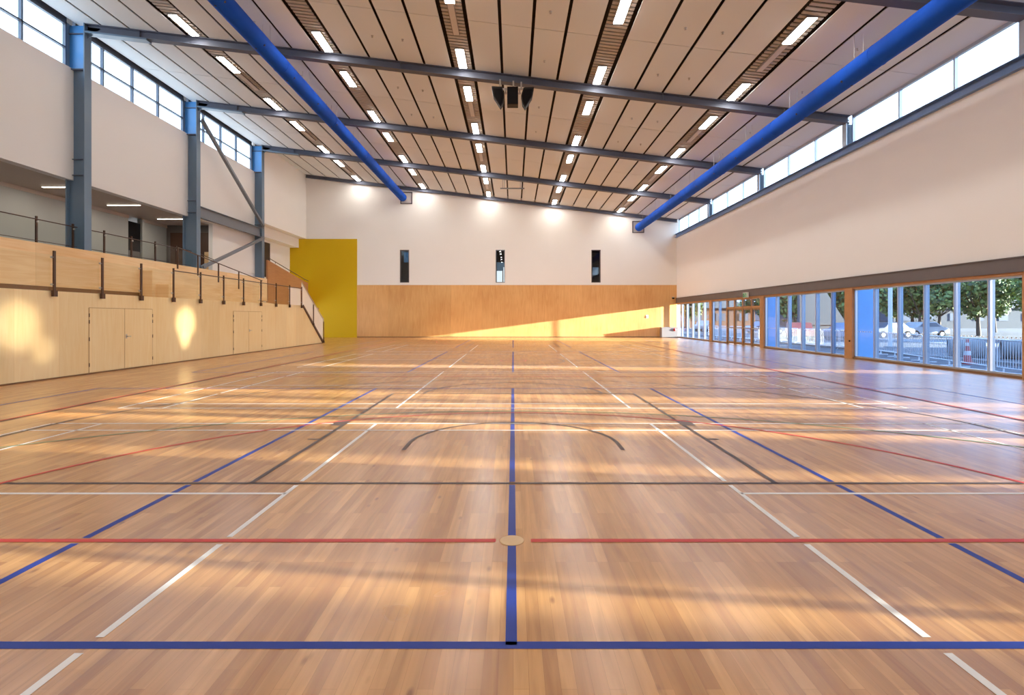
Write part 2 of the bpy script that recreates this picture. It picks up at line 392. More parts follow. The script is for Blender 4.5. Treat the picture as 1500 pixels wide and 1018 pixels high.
# ------------------------------------------------------------------ roof beams (I sections)
BL = ['grey blue sloping roof beam crossing the upper corner of the view', 'grey blue sloping roof beam that carries the black loudspeakers',
      'grey blue sloping roof beam next behind the speaker beam', 'grey blue sloping roof beam carrying the small hanging frame', 'thin dark roof beam running along the top of the end wall']
for k, y in enumerate(BEAMS):
    r = empty('roof_beam', (-2, y, HC(-2)), BL[k], 'roof beam', 'sloping roof beams')
    x0, x1 = (-16.25, XR) if k < 4 else (-16.15, XR)
    d = -.30 if k < 4 else -.24; fw = .15 if k < 4 else .1
    mt = M['steel_dk']
    MB().slopebox(x0, x1, y-.012, y+.012, d+.02, -.02).build('web', mt, r)
    MB().slopebox(x0, x1, y-fw, y+fw, -.022, .0).build('top_flange', mt, r)
    MB().slopebox(x0, x1, y-fw, y+fw, d, d+.022).build('bottom_flange', mt, r)
    if k < 4:
        for xs in (-14.2, -9.4, -4.3, .7, 5.7, 10.3):
            MB().slopebox(xs-.01, xs+.01, y-.11, y+.11, d+.022, -.022).build('stiffener_plate', mt, r)
    if 0 < k < 4:
        MB().slopebox(-16.25, -13.9, y-.16, y+.16, d-.06, d).build('haunch_plate', M['steel'], r)

# ------------------------------------------------------------------ left columns
CT = HC(XL)-.05
for k, (y, nm) in enumerate(((20.2, 'first steel column with window light painted blue on its head, standing behind the plywood band'), (27.3, 'steel column where the two diagonal braces begin, blue window light painted on its head'), (34.35, 'steel column at the far end of the bracing beside the cream wall'))):
    r = empty('steel_column', (-16.5, y, 3.7), nm, 'column', 'tall steel columns along the mezzanine')
    z0, zs = 3.3, 10.95
    MB().box(-16.92, -16.24, y-.02, y+.02, z0, zs).build('web', M['steel'], r)
    MB().box(-16.92, -16.24, y-.022, y+.022, zs, CT-.05).build('column_head', M['steel_sky_lit'], r, label='column head with blue window light in its colour')
    for xx in (-16.92, -16.24):
        MB().box(xx-.02, xx+.02, y-.17, y+.17, z0, CT).build('flange', M['steel'], r)
    MB().box(-16.9, -16.26, y-.15, y+.02, zs-.02, zs+.02).build('stiffener_plate', M['steel_dk'], r)
    for hz in (6.95, 7.55, CT-.38):
        MB().box(-16.9, -16.26, y-.1, y+.02, hz-.012, hz+.012).build('stiffener_plate', M['steel_dk'], r)
    MB().extrude([(-16.24, CT-.55), (-16.24, CT-.1), (-15.7, CT-.16)], 'y', y-.012, y+.012).build('gusset', M['steel'], r)
    MB().box(-16.96, -16.2, y-.17, y+.17, z0-.03, z0).build('base_plate', M['steel'], r)
# bracing
r = empty('brace_beam', (-16.3, 30.8, 7.0), 'grey horizontal channel joining the second and third columns', 'beam')
MB().box(-16.36, -16.34, 27.47, 34.18, 6.74, 7.32).build('web', M['brace'], r)
for z in (6.73, 7.30): MB().box(-16.4, -16.22, 27.47, 34.18, z, z+.025).build('flange', M['brace'], r)
for nm, a, b, lb in (('upper', (-16.14, 27.5, 11.75), (-16.14, 34.2, 7.45), 'grey diagonal brace dropping from the second column head to the third column'),
                 ('lower', (-16.14, 27.5, 4.15), (-16.14, 34.2, 6.68), 'grey diagonal brace rising from the second column base to the third column')):
    r = empty('diagonal_brace', a, lb, 'brace', 'diagonal braces between the columns')
    MB().bar(a, b, .14, .17, (1, 0, 0)).build('tube', M['brace'], r)
    for p, q in ((a, b), (b, a)):
        P = Vector(p); D = (Vector(q)-P).normalized()
        MB().bar(P-D*.1, P+D*.35, .26, .03, (1, 0, 0)).build('end_plate', M['brace'], r)

# ------------------------------------------------------------------ upper left wall, clerestory
SL, ST = 11.0, HC(XL)-.06
wl = MB()
wl.box(-17.1, XL, YN, 29.5, 6.76, SL)                       # long white upper wall above the mezzanine opening
wl.box(-16.97, XL, 29.5, 34.35, 3.0, SL)                     # bay behind the bracing goes down to the landing
wl.extrude([(34.35, 7.05), (YB, 7.05), (YB, HC(-16.2)+.25), (34.35, HC(-16.2)+.25)], 'x', -17.1, -16.75)
wl.extrude([(34.5, 7.7), (YB, 7.7), (YB, HC(-16.2)+.2), (34.5, HC(-16.2)+.2)], 'x', -16.75, -16.2)
struct(wl, 'wall_left', M['wall'], label='white upper wall above the mezzanine')
def clere_left(n, y0, y1, muls, desc):
    w = empty('window_%d' % n, (XL, (y0+y1)/2, SL), desc, None, None, 'structure')
    fr = MB(); x0, x1 = -16.98, -16.86
    fr.box(x0, x1, y0, y1, SL, SL+.06); fr.box(x0, x1, y0, y1, ST-.1, ST+.3)
    fr.box(x0, x1, y0, y0+.06, SL, ST); fr.box(x0, x1, y1-.06, y1, SL, ST)
    fr.build('window_frame', M['frame_dk'], w)
    for m in muls: MB().box(x0, x1, m-.035, m+.035, SL+.06, ST-.1).build('mullion', M['frame_dk'], w)
    MB().box(x0, x1, y0+.06, y1-.06, 11.7, 11.76).build('transom', M['frame_dk'], w)
    MB().box(-16.93, -16.92, y0+.06, y1-.06, SL+.06, ST-.1).build('pane', M['glass'], w)
clere_left(1, 13.3, 20.0, (14.8, 16.5, 18.19), 'high strip window before the nearest column')
clere_left(2, 20.4, 27.1, (21.8, 23.5, 25.2), 'high strip window between the first and second columns')
clere_left(3, 27.5, 34.15, (28.9, 30.6, 32.3), 'high strip window behind the diagonal brace')
# the bays behind the camera
w = empty('window_4', (XL, 2, SL), 'high strip window of the nearer bays', None, None, 'structure')
mb = MB()
for y in (-8.95, -1.1, 6.0, 13.1): mb.box(-17.05, XL, y, y+.2, SL, ST+.2)
mb.box(-17.0, -16.86, YN, 13.2, ST-.1, ST+.3); mb.build('window_frame', M['frame_dk'], w)
MB().box(-16.93, -16.92, -8.7, 13.1, SL, ST-.1).build('pane', M['glass'], w)

# ------------------------------------------------------------------ mezzanine rooms
struct(box(-21.45, -13.36, YN, 28.3, 3.3, 3.55), 'floor_mezzanine', M['mezzfloor'], label='mezzanine floor behind the plywood band')
struct(box(-21.45, -16.9, 28.3, 31.0, 3.3, 3.55), 'floor_mezzanine_end', M['mezzfloor'], label='end of the mezzanine floor')
struct(MB().box(-21.45, -17.1, YN, 30.2, 6.78, 6.95), 'ceiling_mezzanine', M['soffit'], label='low soffit over the mezzanine')
mz = MB()
mz.box(-19.95, -19.7, 16.9, 27.1, 3.5, 6.8, 0)
mz.box(-19.95, -19.7, 28.1, 30.3, 3.5, 6.8, 0)
mz.box(-19.95, -19.7, YN, 12.0, 3.5, 6.8, 0)
mz.box(-19.76, -19.66, 16.9, 27.1, 6.62, 6.78, 1); mz.box(-19.76, -19.66, 28.1, 30.1, 6.62, 6.78, 1)
struct(mz, 'wall_mezzanine', [M['greywall'], M['soffit']], label='warm grey partition at the back of the mezzanine')
struct(MB().box(-19.7, -16.95, 30.1, 30.35, 3.5, 6.8), 'wall_mezzanine_end', M['dkwall'], label='dark grey wall closing the mezzanine')
struct(MB().box(-21.5, -21.4, YN, 30.3, 3.5, 6.8).box(-21.5, -19.7, 12, 12.1, 3.5, 6.8), 'wall_back_room', M['darkroom'], label='dark room wall behind the mezzanine opening')
# glazed screen posts at the openings
for y in (16.82, 28.03):
    p = MB().box(-19.69, -19.58, y-.065, y+.06, 3.55, 6.7).build('screen_post', M['greywall'], origin=(-19.65, y, 3.55))
    tag(p, 'pale upright post edging the dark room opening' if y < 20 else 'pale upright post beside the narrow dark doorway', 'post')
r = empty('door_1', (-19.7, 27.6, 3.55), 'narrow dark doorway in the grey mezzanine partition', None, None, 'structure')
MB().box(-19.8, -19.72, 27.1, 28.0, 5.0, 6.5).build('dark_glazing', M['black'], r)
MB().box(-19.8, -19.71, 27.1, 28.0, 3.55, 5.0).build('door_leaf', M['dkwall'], r)
r = empty('door_2', (-18.4, 30.05, 3.55), 'dark brown double door at the end of the mezzanine', None, None, 'structure')
MB().box(-19.55, -19.45, 30.0, 30.1, 3.55, 6.4).box(-17.25, -17.17, 30.0, 30.1, 3.55, 6.4).box(-19.55, -17.17, 30.0, 30.1, 6.36, 6.46).build('door_frame', M['dkwall'], r)
for a in (-19.44, -18.34):
    lf = MB().box(a, a+1.08, 30.02, 30.08, 3.55, 6.35).build('door_leaf', M['browndoor'], r)
    hx = a+.9 if a < -19 else a+.15
    MB().tube((hx, 29.95, 4.5), (hx, 29.95, 5.9), .018, 8).build('pull_handle', M['metal'], lf)
for y, lb in ((17.75, 'thin linear light glowing in the soffit beyond the dark room opening'), (21.15, 'thin linear soffit light just before the first column'), (24.55, 'thin linear soffit light past the first column'), (28.0, 'thin linear soffit light beside the second column')):
    r = empty('recessed_ceiling_light', (-18.05, y, 6.78), lb, 'ceiling light', 'thin linear lights under the mezzanine soffit')
    MB().box(-18.83, -17.27, y-.04, y+.04, 6.75, 6.779).build('housing', M['lampbody'], r)
    MB().box(-18.8, -17.3, y-.035, y+.035, 6.735, 6.75).build('diffuser', M['linear'], r)
    ld = bpy.data.lights.new('soffit_lamp', 'AREA'); ld.shape = 'RECTANGLE'; ld.size = 1.5; ld.size_y = .07; ld.energy = 16; ld.color = (1, .88, .74)
    lo = bpy.data.objects.new('soffit_lamp', ld); COL.objects.link(lo); lo.location = (-18.05, y, 6.72)

# ------------------------------------------------------------------ lower left: plywood wall, band, ramp, stair
pw = MB()
pw.extrude([(YN, 0), (31.9, 0), (31.9, .12), (28.95, 2.2), (YN, 2.2)], 'x', -11.7, -11.5)
struct(MB().box(-13.2, -11.7, YN, 28.9, 2.1, 2.2), 'floor_ramp_deck', M['ply_band'], label='deck behind the glass guard')
struct(pw, 'wall_left_lower', M['ply_left'], label='low honey plywood wall along the playing floor')
struct(box(-11.5, -11.48, YN, 31.85, 0, .035), 'baseboard_left', M['stripe'])
struct(MB().box(-13.35, -13.2, YN, 28.4, 2.42, 3.62), 'wall_left_band', M['ply_band'], label='plywood band above the low wall, with wavy horizontal grain')
struct(MB().box(-13.34, -13.22, YN, 28.0, 2.2, 2.42), 'trim_1', M['stripe'], label='base of the plywood band, shadow put into its dark colour')  # dark strip paints the shadow on the base of the band
rp = MB().extrude([(18.7, 2.2), (27.8, 2.2), (27.8, 2.24), (18.7, 3.2)], 'x', -13.19, -12.75)
rp.extrude([(18.9, 2.21), (27.6, 2.21), (27.6, 2.23), (18.9, 2.72)], 'x', -12.75, -12.3)
tag(rp.build('access_ramp', M['ply_band'], origin=(-12.9, 23, 2.2)), 'gently sloping plywood ramp behind the glass guard', 'ramp')
# landing behind the stair, its orange parapet and cream wall
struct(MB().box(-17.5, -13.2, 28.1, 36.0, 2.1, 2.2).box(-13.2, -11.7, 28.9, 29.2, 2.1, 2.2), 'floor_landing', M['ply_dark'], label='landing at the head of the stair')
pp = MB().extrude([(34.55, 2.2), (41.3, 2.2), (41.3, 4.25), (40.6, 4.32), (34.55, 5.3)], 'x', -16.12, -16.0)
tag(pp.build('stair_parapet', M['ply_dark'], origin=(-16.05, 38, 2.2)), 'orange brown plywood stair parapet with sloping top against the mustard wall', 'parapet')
struct(MB().box(-17.75, -17.45, 34.35, YB, 2.2, 7.05).box(-17.45, -16.75, 34.5, YB, 7.0, 7.06), 'wall_left_far', M['wall'], label='cream wall recessed under the thick upper wall')
d = empty('door_3', (-17.4, 37.5, 4.6), 'narrow dark door opening beside the third column', None, None, 'structure')
MB().box(-17.45, -17.43, 36.95, 37.95, 4.4, 6.85).build('dark_opening', M['darkroom'], d)
MB().box(-17.45, -17.40, 36.85, 36.95, 4.4, 6.93).box(-17.45, -17.40, 37.95, 38.05, 4.4, 6.93).box(-17.45, -17.40, 36.85, 38.05, 6.85, 6.95).build('door_frame', M['wall'], d)
b = MB().box(-17.45, -17.0, 29.9, 30.0, 3.55, 5.25).build('timber_post_box', M['ply_band'], origin=(-17.2, 29.95, 3.55), bevel=.02)
tag(b, 'pale plywood upright box beside the second column in front of the dark wall', 'box')
# handrail on the parapet
r = empty('parapet_handrail', (-15.95, 38, 5), 'thin dark handrail following the top of the orange parapet', 'handrail')
MB().tube((-15.95, 34.6, 5.42), (-15.95, 40.6, 4.46), .025, 8).tube((-15.95, 40.6, 4.46), (-15.95, 41.25, 4.4), .025, 8).build('rail', M['bronze'], r)
for y, z in ((35.5, 5.15), (38.0, 4.74), (40.4, 4.36)): MB().tube((-15.95, y, z), (-15.95, y, z+.14), .015, 6).build('bracket', M['bronze'], r)
# stair treads
st = empty('staircase', (-12.4, 30.4, 0), 'short flight of plywood steps dropping to the floor beside the mustard panel', 'stairs')
n = 13
for i in range(n):
    y0 = 28.95+i*(2.95/n); z = 2.2-(i+1)*(2.2/n)
    if z < .03: continue
    MB().box(-13.1, -11.72, y0, y0+2.95/n+.02, z-.03, z).box(-13.1, -11.72, y0, y0+.02, z, z+2.2/n-.03).build('step', M['ply_band'], st)

for x in (-13.12, -11.74): MB().extrude([(28.96, 0), (31.9, 0), (31.9, .1), (28.96, 2.15)], 'x', x, x+.03).build('side_board', M['ply_left'], st)
# doors in the low plywood wall
def ply_doors(n, y0, ym, y1, label):
    d = empty('door_%d' % n, (-11.5, ym, 0), label, None, None, 'structure')
    g = MB(); x = -11.492
    for y in (y0, ym, y1): g.box(-11.5, x, y-.008, y+.008, .04, 1.8)
    g.box(-11.5, x, y0, y1, 1.795, 1.81); g.build('door_gap', plain('fine_joint_line', (.50, .30, .13), .7), d)
    for a, b, hy in ((y0, ym, y0), (ym, y1, y1)):
        lf = MB().box(-11.5, -11.488, a+.012, b-.012, .05, 1.79).build('door_leaf', M['ply_left'], d)
        for z in (.25, .95, 1.42, 1.6):
            MB().tube((-11.485, hy, z-.05), (-11.485, hy, z+.05), .011, 8).build('hinge', M['bronze'], lf)
    h = MB().tube((-11.5, ym+.07, .98), (-11.44, ym+.07, .98), .012, 8).tube((-11.44, ym+.07, .98), (-11.44, ym+.19, .98), .01, 8)
    h.box(-11.5, -11.485, ym+.04, ym+.1, .92, 1.04); h.build('lever_handle', M['metal'], d)
ply_doors(4, 14.35, 15.66, 16.87, 'flush plywood store doors nearer to the viewer in the low wall')
ply_doors(5, 21.75, 23.0, 24.2, 'flush plywood store doors farther along the low wall')

# ------------------------------------------------------------------ glass guards
def post_parts(x, y, z0, z1, par, clamps=True, box_h=.13):
    p = MB().box(x+.0, x+.035, y-.03, y+.03, z0, z1).build('post', M['bronze'], par)
    MB().box(x-.01, x+.06, y-.055, y+.055, z0-.02, z0+box_h).build('foot_bracket', M['bronze'], p)
    if clamps:
        for z in (z0+.28, z1-.16):
            MB().lathe([(0, 0), (.032, 0), (.032, .05), (0, .05)], (x-.02, y-.0, z), 10, 'x').tube((x-.02, y-.05, z), (x+.0, y-.05, z), .03, 8).build('clamp', M['clamp'], p)
gd = empty('glass_balustrade', (-11.48, 20, 2.1), 'glass guard with bronze posts along the top of the low plywood wall', 'balustrade')
ys = [11.66+1.545*i for i in range(12)]
ys = [y for y in ys if y < 29.1]
for y in ys: post_parts(-11.46, y, 2.08, 3.2, gd)
for a, b in zip([10.1]+ys[:-1], ys):
    mt = M['gglass'] if b < 28.5 else M['glare_glass']
    MB().box(-11.5, -11.49, a+.04, b-.04, 2.2, 3.1).build('glass_panel', mt, gd)
MB().tube((-11.46, 17.84, 3.12), (-11.46, ys[-1], 3.12), .018, 8).build('handrail', M['bronze'], gd)
sg = empty('stair_balustrade', (-11.48, 30.4, .1), 'sloping glass guard with painted glare and bronze posts beside the stair', 'balustrade')
MB().extrude([(28.75, 2.26), (31.95, .22), (31.95, 1.45), (28.75, 3.42)], 'x', -11.5, -11.49).build('glass_panel', M['glare_glass'], sg)
MB().extrude([(28.95, 2.1), (28.95, 2.25), (31.95, .17), (31.95, .0), (31.9, 0)], 'x', -11.5, -11.46).build('stringer', M['bronze'], sg)
for y, z0, z1 in ((30.35, 1.12, 2.3), (31.97, .05, 1.3)): post_parts(-11.46, y, z0, z1, sg, False, .1)
MB().tube((-11.46, 28.7, 3.45), (-11.46, 31.97, 1.46), .018, 8).tube((-11.46, 31.97, 1.46), (-11.46, 31.97, 1.2), .018, 8).build('handrail', M['clamp'], sg)
# ramp handrail
rh = empty('ramp_handrail', (-12.8, 24, 3), 'thin sloping handrail on slim posts along the ramp behind the glass', 'handrail')
rp0, rp1 = Vector((-12.8, 20.2, 4.22)), Vector((-12.8, 27.0, 3.42))
MB().tube(rp0, rp1, .022, 8).build('rail', M['bronze'], rh)
for y in (20.2, 21.5, 23.0, 24.7, 26.9):
    t = (y-20.2)/6.8; z = 4.22-.8*t
    MB().box(-12.82, -12.78, y-.025, y+.025, z-.82, z).build('post', M['bronze'], rh)
# mezzanine guard
mg = empty('mezzanine_balustrade', (-16.45, 20, 4), 'upper glass guard with thin rail in front of the grey mezzanine partition', 'balustrade')
my = [16.8+1.52*i for i in range(8)]
for y in my:
    if abs(y-20.2) < .3 or abs(y-27.3) < .3: continue
    MB().box(-16.52, -16.47, y-.03, y+.03, 3.55, 5.05).build('post', M['bronze'], mg)
    MB().lathe([(0, 0), (.035, 0), (.035, .04), (0, .04)], (-16.47, y, 4.85), 8, 'x').build('clamp', M['clamp'], mg)
for a, b in zip([15.3]+my[:-1], my):
    MB().box(-16.5, -16.49, a+.05, b-.05, 4.0, 4.9).build('glass_panel', M['gglass'], mg)
MB().tube((-16.47, 15, 4.94), (-16.47, 20.0, 4.94), .02, 8).tube((-16.47, 20.4, 4.94), (-16.47, 27.1, 4.94), .02, 8).tube((-16.47, 27.45, 4.94), (-16.47, 29.3, 4.7), .02, 8).build('handrail', M['bronze'], mg)
MB().tube((-16.47, 15, 4.2), (-16.47, 20.0, 4.2), .012, 6).tube((-16.47, 20.4, 4.2), (-16.47, 27.1, 4.2), .012, 6).build('bottom_rail', M['bronze'], mg)

# ------------------------------------------------------------------ back wall
WX = [(-8.86, -8.14), (-1.38, -.66), (6.1, 6.82)]; WZ0, WZ1 = 4.28, 6.84
bw = MB()
def wallpoly(x0, x1, z0, top=None):
    if top is None: bw.extrude([(x0, z0), (x1, z0), (x1, HC(x1)+.25), (x0, HC(x0)+.25)], 'y', YB, YB+.4)
    else: bw.extrude([(x0, z0), (x1, z0), (x1, top), (x0, top)], 'y', YB, YB+.4)
xs = [-18.0] + [v for w_ in WX for v in w_] + [XR+.3]
for i in range(0, len(xs), 2): wallpoly(xs[i], xs[i+1], 0)
for a, b in WX: wallpoly(a, b, WZ1); wallpoly(a, b, 0, WZ0)
struct(bw, 'wall_back', M['wall'], label='cream end wall above the plywood')
struct(MB().box(-12.2, XR, YB-.06, YB, 0, 4.09), 'wall_back_plywood', M['ply_back'], label='tall orange plywood lining of the end wall')
struct(MB().box(-17.45, -12.2, YB-.05, YB, 0, 7.69), 'wall_back_mustard', M['yellow'], label='tall mustard yellow panel on the end wall beside the stair')
struct(MB().box(-12.2, XR, YB-.075, YB-.06, 0, .06), 'baseboard_back', M['stripe'])
for i, (a, b) in enumerate(WX):
    w = empty('window_%d' % (5+i), ((a+b)/2, YB, WZ0), ['narrow dark slot window nearest the mustard panel', 'narrow slot window in the middle of the end wall, white at its foot', 'narrow dark slot window nearest the glazed side'][i], None, None, 'structure')
    f = MB(); y0, y1 = YB-.02, YB+.25
    f.box(a, a+.05, y0, y1, WZ0, WZ1); f.box(b-.05, b, y0, y1, WZ0, WZ1); f.box(a, b, y0, y1, WZ0, WZ0+.05); f.box(a, b, y0, y1, WZ1-.05, WZ1)
    f.build('window_frame', M['dkwall'] if i != 1 else M['brace'], w)
    MB().box(a+.05, b-.05, YB+.15, YB+.16, WZ0+.05, WZ1-.05).build('pane', M['glass'], w)
    # the dim room seen behind
    MB().box(a-.6, b+.6, YB+2.2, YB+2.3, 3.0, 7.6).box(a-.65, a-.6, YB+.4, YB+2.3, 3, 7.6).box(b+.6, b+.65, YB+.4, YB+2.3, 3, 7.6).box(a-.6, b+.6, YB+.4, YB+2.3, 7.6, 7.65).box(a-.6, b+.6, YB+.4, YB+2.3, 2.95, 3.0).build('dark_recess', M['darkroom'], w)
    if i == 1: MB().box(a+.05, b-.22, YB+1.2, YB+1.25, 4.0, 5.3).box(b-.14, b-.02, YB+1.2, YB+1.25, 4.0, 5.6).build('glowing_sheet', emis('glowing_sheet', (.85, .95, 1), .95), w)  # self-glowing sheets imitate brightness seen through the slot windows
    if i == 1: MB().box(a+.05, b-.02, YB+1.3, YB+1.32, 5.3, 6.0).build('glowing_blue_grey_sheet', emis('blue_glow', (.10, .16, .22), .6), w)
    if i == 0: MB().box(a+.05, b-.02, YB+1.3, YB+1.32, 6.0, 6.8).build('glowing_blue_grey_sheet', emis('blue_glow2', (.04, .10, .19), .6), w)
    if i == 2: MB().box(a+.3, b-.02, YB+1.3, YB+1.32, 5.0, 5.6).build('glowing_blue_grey_sheet', emis('blue_glow3', (.10, .14, .2), .7), w)
# duct wall boxes, camera, switch, corner box
for x, z, lb in ((-8.35, 10.88, 'square frame in the end wall where the duct near the columns ends'), (9.75, 8.62, 'square frame in the end wall where the duct near the glazing ends')):
    r = empty('duct_wall_frame', (x, YB, z), lb, 'wall frame', 'square duct frames on the end wall')
    h = .46
    MB().box(x-h, x-h+.06, YB-.1, YB, z-h, z+h).box(x+h-.06, x+h, YB-.1, YB, z-h, z+h).box(x-h, x+h, YB-.1, YB, z-h, z-h+.06).box(x-h, x+h, YB-.1, YB, z+h-.06, z+h).build('frame', M['lintel'], r)
    MB().box(x-h+.06, x+h-.06, YB-.03, YB, z-h+.06, z+h-.06).build('back_plate', M['lamp_off'], r)
r = empty('security_camera', (12.5, YB-.1, 3.05), 'small round camera high in the plywood corner', 'camera')
MB().lathe([(0, -.12), (.07, -.1), (.1, -.04), (.1, 0)], (12.45, YB-.16, 3.1), 14).build('dome', M['black'], r)
MB().box(12.38, 12.52, YB-.2, YB-.06, 3.1, 3.16).build('mount', M['metal'], r)
r = empty('wall_switch', (10.45, YB-.06, 1.6), 'small switch plate in the sunlit part of the end wall', 'switch')
MB().box(10.36, 10.54, YB-.075, YB-.06, 1.5, 1.75).build('plate', M['white'], r)
MB().box(10.41, 10.47, YB-.09, YB-.075, 1.57, 1.64).build('rocker', M['black'], r)
r = empty('floor_cabinet', (12.0, 41.0, 0), 'low grey cabinet on the floor in the far corner by the glazing', 'cabinet')
MB().box(11.42, 12.68, 40.75, 41.3, .04, .78).build('body', M['greybox'], r, bevel=.015)
MB().box(11.45, 12.65, 40.8, 41.3, 0, .04).build('plinth', M['dkwall'], r)
MB().box(11.40, 12.70, 40.73, 41.32, .78, .81).build('lid', M['greybox'], r)
fp = MB().lathe([(.0, -.03), (.11, -.03), (.11, 0), (.0, 0)], (12.4, 40.75, .62), 14, 'y').build('reel', M['red'], r, label='red round reel on the cabinet front')
MB().lathe([(.0, -.05), (.05, -.05), (.05, -.03), (.0, -.03)], (12.4, 40.75, .62), 12, 'y').build('hub', M['black'], fp)

# ------------------------------------------------------------------ right wall
RS, RT = 8.06, HC(XR)-.06
struct(MB().box(XR, XR+.3, YN, YB, 3.07, 7.78), 'wall_right', M['wall_r'], label='white wall above the side glazing')
struct(MB().box(XR-.06, XR+.25, YN, YB, 2.68, 3.07).box(XR-.10, XR+.0, YN, YB, 3.045, 3.07).box(XR-.10, XR+.0, YN, YB, 2.68, 2.705), 'trim_2', M['lintel'], label='brown grey steel lintel over the side glazing')
struct(MB().box(XR-.04, XR+.1, YN, YB, 2.60, 2.68), 'trim_3', M['timber'], label='thin timber head under the lintel')
struct(MB().box(XR-.02, XR+.25, YN, YB, 7.78, 8.06).box(XR-.14, XR, YN, YB, 8.035, 8.06).box(XR-.14, XR, YN, YB, 7.76, 7.785), 'trim_4', M['sillsteel'], label='blue steel channel under the high right strip windows')
struct(MB().box(XR-.05, XR+.15, YN, 27.2, -.02, .06).box(XR-.05, XR+.15, 31.7, YB, -.02, .06), 'trim_5', M['stripe'], label='dark sill at the foot of the side glazing')
def clere_right(n, y0, y1, muls, desc):
    w = empty('window_%d' % n, (XR, (y0+y1)/2, RS), desc, None, None, 'structure')
    fr = MB(); x0, x1 = XR+.06, XR+.16
    fr.box(x0, x1, y0, y1, RS, RS+.04); fr.box(x0, x1, y0, y1, RT-.05, RT+.3)
    fr.box(x0, x1, y0, y0+.06, RS, RT); fr.box(x0, x1, y1-.06, y1, RS, RT)
    fr.build('window_frame', M['alu'], w)
    for m in muls: MB().box(x0, x1, m-.03, m+.03, RS+.04, RT-.05).build('mullion', M['alu'], w)
    MB().box(XR+.1, XR+.11, y0+.06, y1-.06, RS+.04, RT-.05).build('pane', M['glass'], w)
for n, (b0, b1, desc) in enumerate(((13.1, 20.2, 'high window strip at the near end above the white side wall'), (20.2, 27.3, 'second high window strip above the white side wall'), (27.3, 34.35, 'third high window strip above the white side wall'), (34.35, 41.25, 'last high window strip above the white side wall, by the end wall'))):
    clere_right(8+n, b0+.16, b1-.16, [b0+2.3, b0+4.5], desc)
w = empty('window_12', (XR, 2, RS), 'high window strip of the nearer bays on the white side wall', None, None, 'structure')
MB().box(XR+.06, XR+.16, YN, 13.2, RT-.05, RT+.3).build('window_frame', M['alu'], w)
MB().box(XR+.1, XR+.11, YN, 13.1, RS, RT-.05).build('pane', M['glass'], w)
for k, y in enumerate(BEAMS[:4]):
    r = empty('wall_column', (XR, y, 8.0), ['pale steel stub column under the nearest roof beam', 'pale steel stub column at the end of the speaker beam', 'pale steel stub column at the end of the second beam', 'pale steel stub column at the end of the third beam'][k], 'column', 'stub columns between the high windows')
    MB().box(XR-.12, XR+.2, y-.012, y+.012, RS, HC(XR)-.3).build('web', M['steel'], r)
    for xx in (XR-.12, XR+.2): MB().box(xx-.012, xx+.012, y-.13, y+.13, RS, HC(XR)-.3).build('flange', M['alu'], r)

# lower glazing bays with timber columns
def timber_col(y0, y1, label):
    o = MB().box(XR-.08, XR+.16, y0, y1, 0, 2.62).build('timber_column', M['timber'], origin=(XR, (y0+y1)/2, 0), bevel=.01)
    tag(o, label, 'column', 'orange timber columns in the side glazing')
timber_col(19.82, 20.28, 'wide orange timber column beside the blue glass panes at the near end')
timber_col(26.85, 27.25, 'orange timber column between the glass doors and the blue pane')
timber_col(33.9, 34.3, 'orange timber column beyond the glass doors')
timber_col(12.9, 13.2, 'orange timber column at the edge of the view')
def bay(n, y0, y1, muls, desc, dots=True):
    w = empty('window_%d' % n, (XR, (y0+y1)/2, .05), desc, None, None, 'structure')
    x0, x1 = XR+.0, XR+.12
    MB().box(x0, x1, y0, y0+.05, .05, 2.6).box(x0, x1, y1-.05, y1, .05, 2.6).box(x0, x1, y0, y1, .05, .11).box(x0, x1, y0, y1, 2.55, 2.6).build('window_frame', M['alu'], w)
    for m in muls:
        MB().box(x0, x1+.02, m-.027, m+.027, .11, 2.55).box(x0-.03, x0, m-.018, m+.018, .11, 2.55).build('mullion', M['alu'], w)
    yy = [y0+.05]+list(muls)+[y1-.05]
    for a, b in zip(yy[:-1], yy[1:]):
        p = MB().box(XR+.06, XR+.066, a+.035, b-.035, .11, 2.55).build('pane', M['tglass'], w)
        if dots:
            d = MB(); y = a+.1
            while y < b-.1: d.box(XR+.052, XR+.056, y, y+.035, 1.0, 1.035); y += .12
            d.build('marking_dots', M['white'], p)
bay(13, 13.2, 19.82, [14.2, 15.3, 16.43, 17.54, 18.7], 'glazed bay at the near end in the right wall')
bay(14, 20.28, 26.85, [21.2, 22.3, 23.4, 24.55, 25.67], 'glazed bay between two timber columns before the doors')
bay(15, 31.65, 33.9, [32.8], 'two glass panes beside the doors')
bay(16, 34.3, 41.25, [35.4, 36.55, 37.7, 38.9, 40.05], 'glazed bay reaching the end wall', False)
for n, (a, b) in ((17, (6.1, 12.9)), (18, (-1.0, 5.9)), (19, (-8.9, -1.2))):
    w = empty('window_%d' % n, (XR, (a+b)/2, .05), 'glazed bay outside the frame', None, None, 'structure')
    f = MB().box(XR, XR+.12, a-.1, a+.05, .05, 2.6).box(XR, XR+.12, b-.05, b+.1, .05, 2.6)
    for q in range(1, 6): f.box(XR, XR+.12, a+(b-a)*q/6-.035, a+(b-a)*q/6+.035, .05, 2.6)
    f.build('window_frame', M['alu'], w)
    MB().box(XR+.06, XR+.066, a, b, .11, 2.55).build('pane', M['tglass'], w)
# blue cladding fins just outside
for y, x1, lb in ((19.88, 13.60, 'sky blue steel fin seen through the pane beside the widest timber column'), (26.9, 13.42, 'sky blue steel fin seen through the pane beside the glass doors')):
    o = MB().box(XR+.18, x1, y, y+.1, -.3, 3.2).box(x1-.03, x1, y-.0, y+.2, -.3, 3.2).build('steel_fin', M['bluepanel'], origin=(XR+.5, y, -.3))
    tag(o, lb, 'fin', 'blue steel fins outside the glazing')
